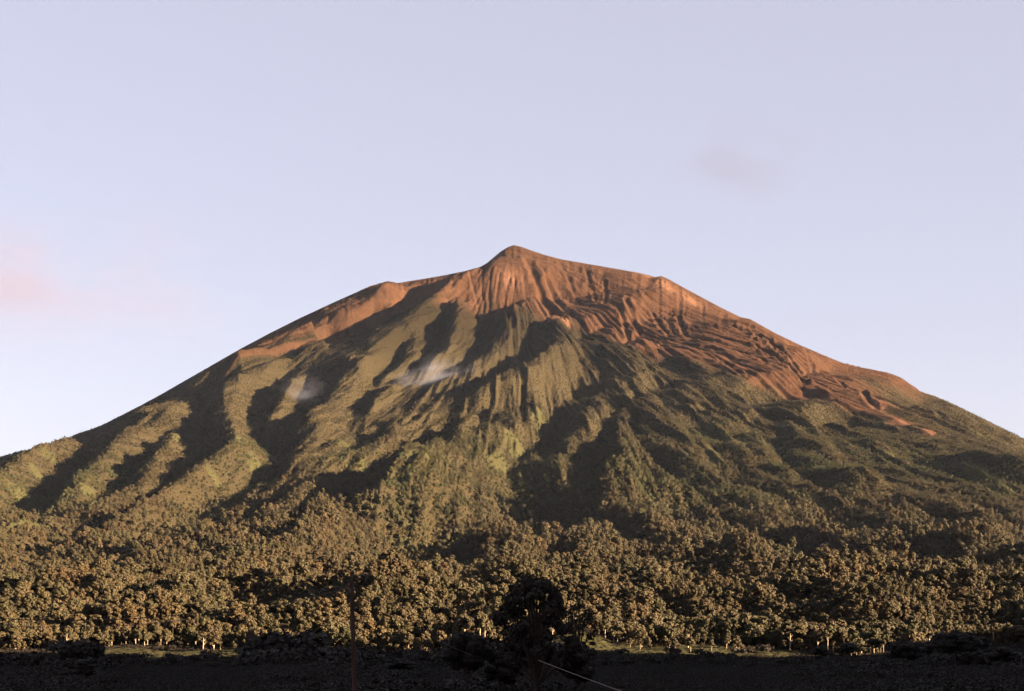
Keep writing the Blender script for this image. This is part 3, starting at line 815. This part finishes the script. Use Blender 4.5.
# ------------------------------------------------------------------ dark scrub over the shaded fields
Q = []
for y0, y1, sp in ((430, 900, 3.2), (900, 1500, 4.2), (1500, 2180, 5.2)):
    xm = 0.42 * y1; nx = int(2 * xm / sp); ny = int((y1 - y0) / sp)
    X, Y = np.meshgrid((np.arange(nx) + 0.5) * sp - xm, y0 + (np.arange(ny) + 0.5) * sp)
    X = X + rng.uniform(-.5, .5, X.shape) * sp; Y = Y + rng.uniform(-.5, .5, X.shape) * sp
    k = (np.abs(X) < 0.42 * Y) & (rng.random(X.shape) < 0.75)
    Q.append(np.stack([X[k], Y[k]], 1))
Q = np.concatenate(Q)
kq = (sample(edge_m, Q[:, 0], np.maximum(Q[:, 1], 1501)) < 0.3) | (Q[:, 1] < 1800) | (rng.random(len(Q)) < 0.12)
kq &= rng.random(len(Q)) > 0.75 * dry_grass(Q[:, 0], Q[:, 1])
Q = Q[kq]
big = 1 + 1.6 * np.clip(fbm(Q[:, 0] / 60, Q[:, 1] / 60, 3, 29), 0, 1)
big *= 1 + 3.2 * sstep(0.05, 0.5, fbm(Q[:, 0] / 45 + 9, Q[:, 1] / 160, 4, 33)) * 1.4 * sstep(1150, 1500, Q[:, 1]) * sstep(1990, 1930, Q[:, 1])
qpx = 512 + FX * Q[:, 0] / Q[:, 1]
qpx2 = qpx + 14 * fbm(Q[:, 0] / 25, Q[:, 1] / 120, 3, 88)
low = np.maximum(sstep(90, 125, qpx2) * sstep(275, 235, qpx2), np.maximum(sstep(545, 580, qpx2) * sstep(815, 770, qpx2), sstep(412, 428, qpx2) * sstep(458, 442, qpx2)))
big = big * (1 - low) + low * np.minimum(big, 1.0) * 0.8 + (rng.random(len(Q)) < 0.03) * sstep(1500, 1800, Q[:, 1]) * low * (1.2 + 2.2 * rng.random(len(Q)))
s = (0.6 + 0.7 * rng.random(len(Q))) * big
print('shrubs', len(Q))
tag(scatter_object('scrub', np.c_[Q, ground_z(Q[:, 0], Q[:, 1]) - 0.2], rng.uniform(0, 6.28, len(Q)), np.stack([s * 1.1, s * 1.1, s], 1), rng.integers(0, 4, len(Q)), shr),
    'dark low scrub covering the shaded fields in front of the forest', 'scrub', kind='stuff')

# ------------------------------------------------------------------ separate dark trees in the shade
def solo_tree(px, ybase, d, hgt, wid, seed, label, kind='round', leaves=2600, name='shade_tree', lsize=0.6, ragged=False):
    r_ = np.random.default_rng(seed)
    (cv, cf), (tv, tf) = tree_shape(kind, r_, leaves, lsize, ragged)
    x = (px - 512) / FX * d
    rt = link(bpy.data.objects.new(name, None))
    zz = cv[:, 2].max(); ww = np.abs(cv[:, :2]).max() * 2
    rt.location = (x, d, float(ground_z(x, d)[0]) - 0.3); rt.scale = (wid / ww, wid / ww, hgt / zz)
    tag(rt, label, 'tree', 'dark trees standing in the shaded foreground')
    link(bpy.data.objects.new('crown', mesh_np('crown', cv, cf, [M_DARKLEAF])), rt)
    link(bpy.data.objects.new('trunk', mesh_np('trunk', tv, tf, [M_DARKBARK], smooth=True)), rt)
    return rt
def hpx(d, ytop):   # height that brings a crown on the field at distance d up to picture row ytop
    return CAMZ + (HY - ytop) / FX * d
def wpx(d, w): return w / FX * d
solo_tree(537, 0, 620, hpx(620, 571) - 0.4, wpx(620, 98), 901, 'largest dark tree in the foreground, wide black crown rising before the lit forest', 'round', 9000, lsize=0.27, ragged=True)
solo_tree(577, 0, 700, hpx(700, 600) - 0.4, wpx(700, 50), 911, 'slender loose dark tree close behind the right side of the largest dark tree', 'tall', 2600, lsize=0.30, ragged=True)
solo_tree(512, 0, 680, hpx(680, 612) - 0.4, wpx(680, 44), 912, 'thin loose dark tree at the left edge of the largest dark tree crown', 'slim', 2200, lsize=0.28, ragged=True)
solo_tree(466, 0, 640, hpx(640, 627) - 0.3, wpx(640, 62), 902, 'low rounded black tree just left of the largest dark tree', 'spreading', 5000, lsize=0.3)
solo_tree(500, 0, 660, hpx(660, 645) - 0.3, wpx(660, 46), 903, 'small dark bushy tree between the low rounded tree and the largest tree', 'round', 3500, lsize=0.3)
solo_tree(578, 0, 640, hpx(640, 641) - 0.3, wpx(640, 50), 904, 'dark bushy tree at the right foot of the largest dark tree', 'round', 4000, lsize=0.3)
solo_tree(86, 0, 900, hpx(900, 657) - 0.2, wpx(900, 26), 905, 'small pointed dark tree left of the sunlit meadow strip', 'slim', 700)
solo_tree(955, 0, 1500, hpx(1500, 628), wpx(1500, 60), 906, 'broad dark tree near the right edge before the shaded forest', 'spreading', 1800)
solo_tree(905, 0, 1550, hpx(1550, 638), wpx(1550, 44), 907, 'rounded dark tree left of the broad dark tree near the right edge', 'round', 1400)
solo_tree(1003, 0, 1450, hpx(1450, 645), wpx(1450, 40), 908, 'rounded dark tree right of the broad dark tree, at the right edge', 'round', 1200)
solo_tree(400, 0, 1200, hpx(1200, 657), wpx(1200, 40), 909, 'small dark tree just right of the utility pole foot', 'round', 900)

for px_, d_, yt_, w_, k_ in ((18,1820,655,20,'round'),(52,1760,657,16,'bush'),(118,1700,660,12,'slim'),(285,1900,650,22,'round'),(322,1860,652,18,'spreading'),(375,1880,651,16,'round'),(432,1780,656,16,'slim'),(612,1700,660,14,'bush'),(655,1820,657,12,'slim'),(748,1750,659,14,'round'),(822,1900,648,24,'round'),(848,1940,644,24,'spreading'),(872,1900,640,26,'tall'),(928,1850,642,30,'round'),(980,1900,638,26,'tall')):
    side_ = 'left of the utility pole' if px_ < 352 else ('between pole and largest dark tree' if px_ < 540 else ('before the green strip' if px_ < 800 else 'toward the right edge'))
    solo_tree(px_, 0, d_, hpx(d_, yt_) - 0.5, wpx(d_, w_), 930 + px_, 'small dark tree in the shaded fringe before the forest, ' + side_, k_, 900, lsize=0.5)

# ------------------------------------------------------------------ utility pole and wires
D = 80.0
def pix(px, py, d): return ((px - 512) / FX * d, d, CAMZ + (HY - py) / FX * d)
top = np.array(pix(351.5, 580, D)); foot_x = pix(356.0, 691, D)[0]
bz = float(ground_z(foot_x, D)[0])
pole = link(bpy.data.objects.new('utility_pole', None)); pole.location = (foot_x + 0.05, D, bz)
tag(pole, 'slightly leaning weathered wooden utility pole standing before the forest', 'utility pole')
base = np.array(pole.location)
hgt = top[2] - bz
lean_x = top[0] - base[0]
v, f = tube([(0, 0, -1.2), (0, 0, 0), (lean_x * .3, 0, hgt * .33), (lean_x * .66, 0, hgt * .66), (lean_x, 0, hgt)], [0.14, 0.13, 0.115, 0.10, 0.085], 12)
cap_v, cap_f = tube([(lean_x, 0, hgt), (lean_x, 0, hgt + 0.05)], [0.085, 0.015], 12)
v, f = join([(v, f), (cap_v, cap_f)])
link(bpy.data.objects.new('pole_shaft', mesh_np('pole_shaft', v, f, [M_POLE], smooth=True)), pole)
t = NT('galvanised_iron'); M_IRON = t.finish((0.035, 0.03, 0.027), 0.6, spec=0.3)
t = NT('brown_porcelain'); M_INS = t.finish((0.10, 0.05, 0.035), 0.3, spec=0.5)
t = NT('cable_sheath'); M_CABLE = t.finish((0.035, 0.03, 0.03), 0.6)
t = NT('pale_cable_sheath'); M_PALE = t.finish((0.12, 0.098, 0.086), 0.7)
for dz, dx in ((0.35, -0.10), (0.55, 0.10)):
    z0 = hgt - dz; x0 = lean_x
    v, f = tube([(x0, 0, z0), (x0 + dx * 1.1, 0, z0), (x0 + dx * 1.1, 0, z0 + 0.10)], [0.02, 0.02, 0.02], 6)
    b_ = link(bpy.data.objects.new('bracket', mesh_np('bracket', v, f, [M_IRON], smooth=True)), pole)
    v, f = tube([(0, 0, 0.06), (0, 0, 0.09), (0, 0, 0.13), (0, 0, 0.16), (0, 0, 0.20), (0, 0, 0.22)], [0.03, 0.055, 0.035, 0.05, 0.035, 0.008], 10)
    v = v + np.array([x0 + dx * 1.1, 0, z0])
    link(bpy.data.objects.new('insulator', mesh_np('insulator', v, f, [M_INS], smooth=True)), b_)
v, f = tube([(lean_x * .95, 0, hgt * .95 - 0.1), (lean_x * .95, 0, hgt * .95 + 0.02)], [0.104, 0.102], 12)
link(bpy.data.objects.new('clamp_band', mesh_np('clamp_band', v, f, [M_IRON], smooth=True)), pole)

def cable(name, pts, r, mat, label):
    v, f = tube(pts, [r] * len(pts), 6)
    return tag(link(bpy.data.objects.new(name, mesh_np(name, v, f, [mat], smooth=True))), label, 'cable')
A = np.array([base[0] + lean_x - 0.17, D, bz + hgt - 0.20]); 
def sag(A, Bx, By, b, c, n=60):
    out = []
    for t_ in np.linspace(0, 1, n):
        out.append((A[0] + (Bx - A[0]) * t_, A[1] + (By - A[1]) * t_, A[2] + b * t_ + c * t_ * t_))
    return out
cable('power_cable', sag(A, -32, 66, -7.38, 8.0), 0.017, M_CABLE, 'upper dark sagging cable running left from the utility pole')
A2 = A + np.array([0.02, 0, -0.14])
cable('power_cable', sag(A2, -32, 66, -7.9, 8.45), 0.011, M_PALE, 'lower thin cable running left beside the upper one from the pole')
B0 = np.array([base[0] + lean_x + 0.17, D, bz + hgt - 0.42])
B1 = np.array(pix(472, 655, 150)); n_ = 40
cable('service_cable', [tuple(B0 + (B1 - B0) * q + np.array([0, 0, -1.2 * q * (1 - q)])) for q in np.linspace(0, 1, n_)], 0.017, M_CABLE, 'dark cable dropping right from the utility pole top towards the dark trees')
C0 = np.array(pix(538, 660, 240)); C1 = np.array(pix(640, 698, 150))
cable('pale_cable', [tuple(C0 + (C1 - C0) * q + np.array([0, 0, -0.25 * q * (1 - q)])) for q in np.linspace(0, 1, n_)], 0.042, M_PALE, 'pale line slanting down to the right below the largest dark tree')

# ------------------------------------------------------------------ bare pale snags along the forest edge
for i, (px, d, h_, lab_) in enumerate(((790, 2060, 21, 'thin bare pale trunk at the right end of the green strip'), (734, 2150, 20, 'pale bare trunk rising over the middle of the green strip'),
        (421, 2030, 12, 'forked pale dead branch standing right of the utility pole'), (552, 2100, 18, 'bare pale snag leaning at the right foot of the largest dark tree'),
        (203, 2040, 17, 'pale bare trunk at the right end of the left meadow strip'), (66, 2050, 22, 'pale bare trunk near the left edge of the forest front'), (575, 2150, 17, 'short pale snag above the small sunlit grass bank'))):
    x = PYX(px, d); z0 = float(ground_z(x, d)[0])
    rt = link(bpy.data.objects.new('bare_snag', None)); rt.location = (x, d, z0)
    tag(rt, lab_, 'dead tree', 'bare pale snags along the forest edge')
    le = (random.random() - .5) * 3
    v, f = tube([(0, 0, -1), (0, 0, 0), (le * .4, 0, h_ * .5), (le, 0, h_)], [0.75, 0.62, 0.5, 0.2], 8)
    link(bpy.data.objects.new('trunk', mesh_np('trunk', v, f, [M_BARK], smooth=True)), rt)
    for q in range(3):
        z1 = h_ * (0.5 + 0.14 * q); sg = (-1) ** (q + i)
        v, f = tube([(le * z1 / h_, 0, z1), (le * z1 / h_ + sg * 1.6, 0.5, z1 + 1.5), (le * z1 / h_ + sg * 2.6, 0.6, z1 + 3.2)], [0.3, 0.2, 0.08], 6)
        link(bpy.data.objects.new('branch', mesh_np('branch', v, f, [M_BARK], smooth=True)), rt)

# ------------------------------------------------------------------ cloud wisps and haze
def cloud(name, px, py, d, size, dens, scale, seed, label, col=(1, 1, 1), thr=0.34, cut=0.46, tilt=0):
    x, y, z = pix(px, py, d)
    n = 16
    vs, fs = [], []
    for i in range(n + 1):
        a = math.pi * i / n
        for j in range(24):
            b = 2 * math.pi * j / 24
            vs.append((math.sin(a) * math.cos(b), math.sin(a) * math.sin(b), math.cos(a)))
    for i in range(n):
        for j in range(24):
            fs.append((i * 24 + j, (i + 1) * 24 + j, (i + 1) * 24 + (j + 1) % 24, i * 24 + (j + 1) % 24))
    t = NT(name + '_vapour')
    tc = t.n('ShaderNodeTexCoord').outputs['Object']
    ln = t.n('ShaderNodeVectorMath', operation='LENGTH'); t.l(tc, ln.inputs[0])
    mp = t.n('ShaderNodeMapping'); mp.inputs['Scale'].default_value = scale; mp.inputs['Location'].default_value = (seed, seed * .7, 0); t.l(tc, mp.inputs[0])
    nz = t.noise(1.0, 5, 0.6, mp.outputs[0])
    fall = t.math('SUBTRACT', 1.0, ln.outputs['Value'])
    v_ = t.math('SUBTRACT', t.math('ADD', nz, t.math('MULTIPLY', fall, thr)), cut + thr * 0.5)
    v_ = t.math('MULTIPLY', t.math('MAXIMUM', v_, 0.0), t.math('MAXIMUM', t.math('MULTIPLY', fall, 2.0), 0.0))
    pv = t.n('ShaderNodeVolumePrincipled'); pv.inputs['Color'].default_value = (*col, 1); pv.inputs['Anisotropy'].default_value = 0.0
    t.l(t.math('MULTIPLY', v_, dens), pv.inputs['Density'])
    t.l(pv.outputs[0], t.out.inputs['Volume'])
    o_ = link(bpy.data.objects.new(name, outward(mesh_np(name, np.array(vs), np.array(fs), [t.m]))))
    o_.location = (x, y, z); o_.scale = size; o_.rotation_euler = (0, R(tilt), 0)
    return tag(o_, label, 'cloud')
def surf_d(px, py):
    return unproject([(px, py)], zf, 0)[0][1]
d1 = surf_d(435, 378); d2 = surf_d(300, 392)
cloud('cloud_wisp', 428, 378, d1 - 170, (330, 150, 130), 0.011, (2.6, 3.0, 3.4), 3.1, 'larger pale cloud wisp drifting across the dark gully below the summit', (0.29, 0.31, 0.39), tilt=-16)
cloud('cloud_wisp', 304, 392, d2 - 150, (190, 130, 130), 0.006, (2.4, 2.6, 3.0), 7.7, 'smaller fainter cloud wisp over the gully on the left flank', (0.27, 0.29, 0.38), tilt=15)

cloud('cloud', 30, 285, 26000, (4200, 1700, 1700), 0.0008, (2.0, 2.0, 2.2), 2.4, 'faint pinkish cloud smudge low in the sky at the left', (0.235, 0.157, 0.185))
cloud('cloud', 745, 160, 26000, (1700, 1000, 900), 0.0011, (1.6, 1.8, 1.8), 5.2, 'very faint grey violet cloud smudge in the sky above the right slope', (0.10, 0.085, 0.10))

hv = np.array([(x, y, z) for z in (-8, 2700) for y in (-4600, 19500) for x in (-13000, 13000)], float)
hf = np.array([(0, 1, 3, 2), (4, 6, 7, 5), (0, 4, 5, 1), (2, 3, 7, 6), (0, 2, 6, 4), (1, 5, 7, 3)])
t = NT('air'); pv = t.n('ShaderNodeVolumePrincipled')
pv.inputs['Color'].default_value = (0.55, 0.70, 1.0, 1); pv.inputs['Density'].default_value = 1.8e-6; pv.inputs['Anisotropy'].default_value = 0.0
t.l(pv.outputs[0], t.out.inputs['Volume'])
tag(link(bpy.data.objects.new('haze', outward(mesh_np('haze', hv, hf, [t.m])))), kind='stuff')
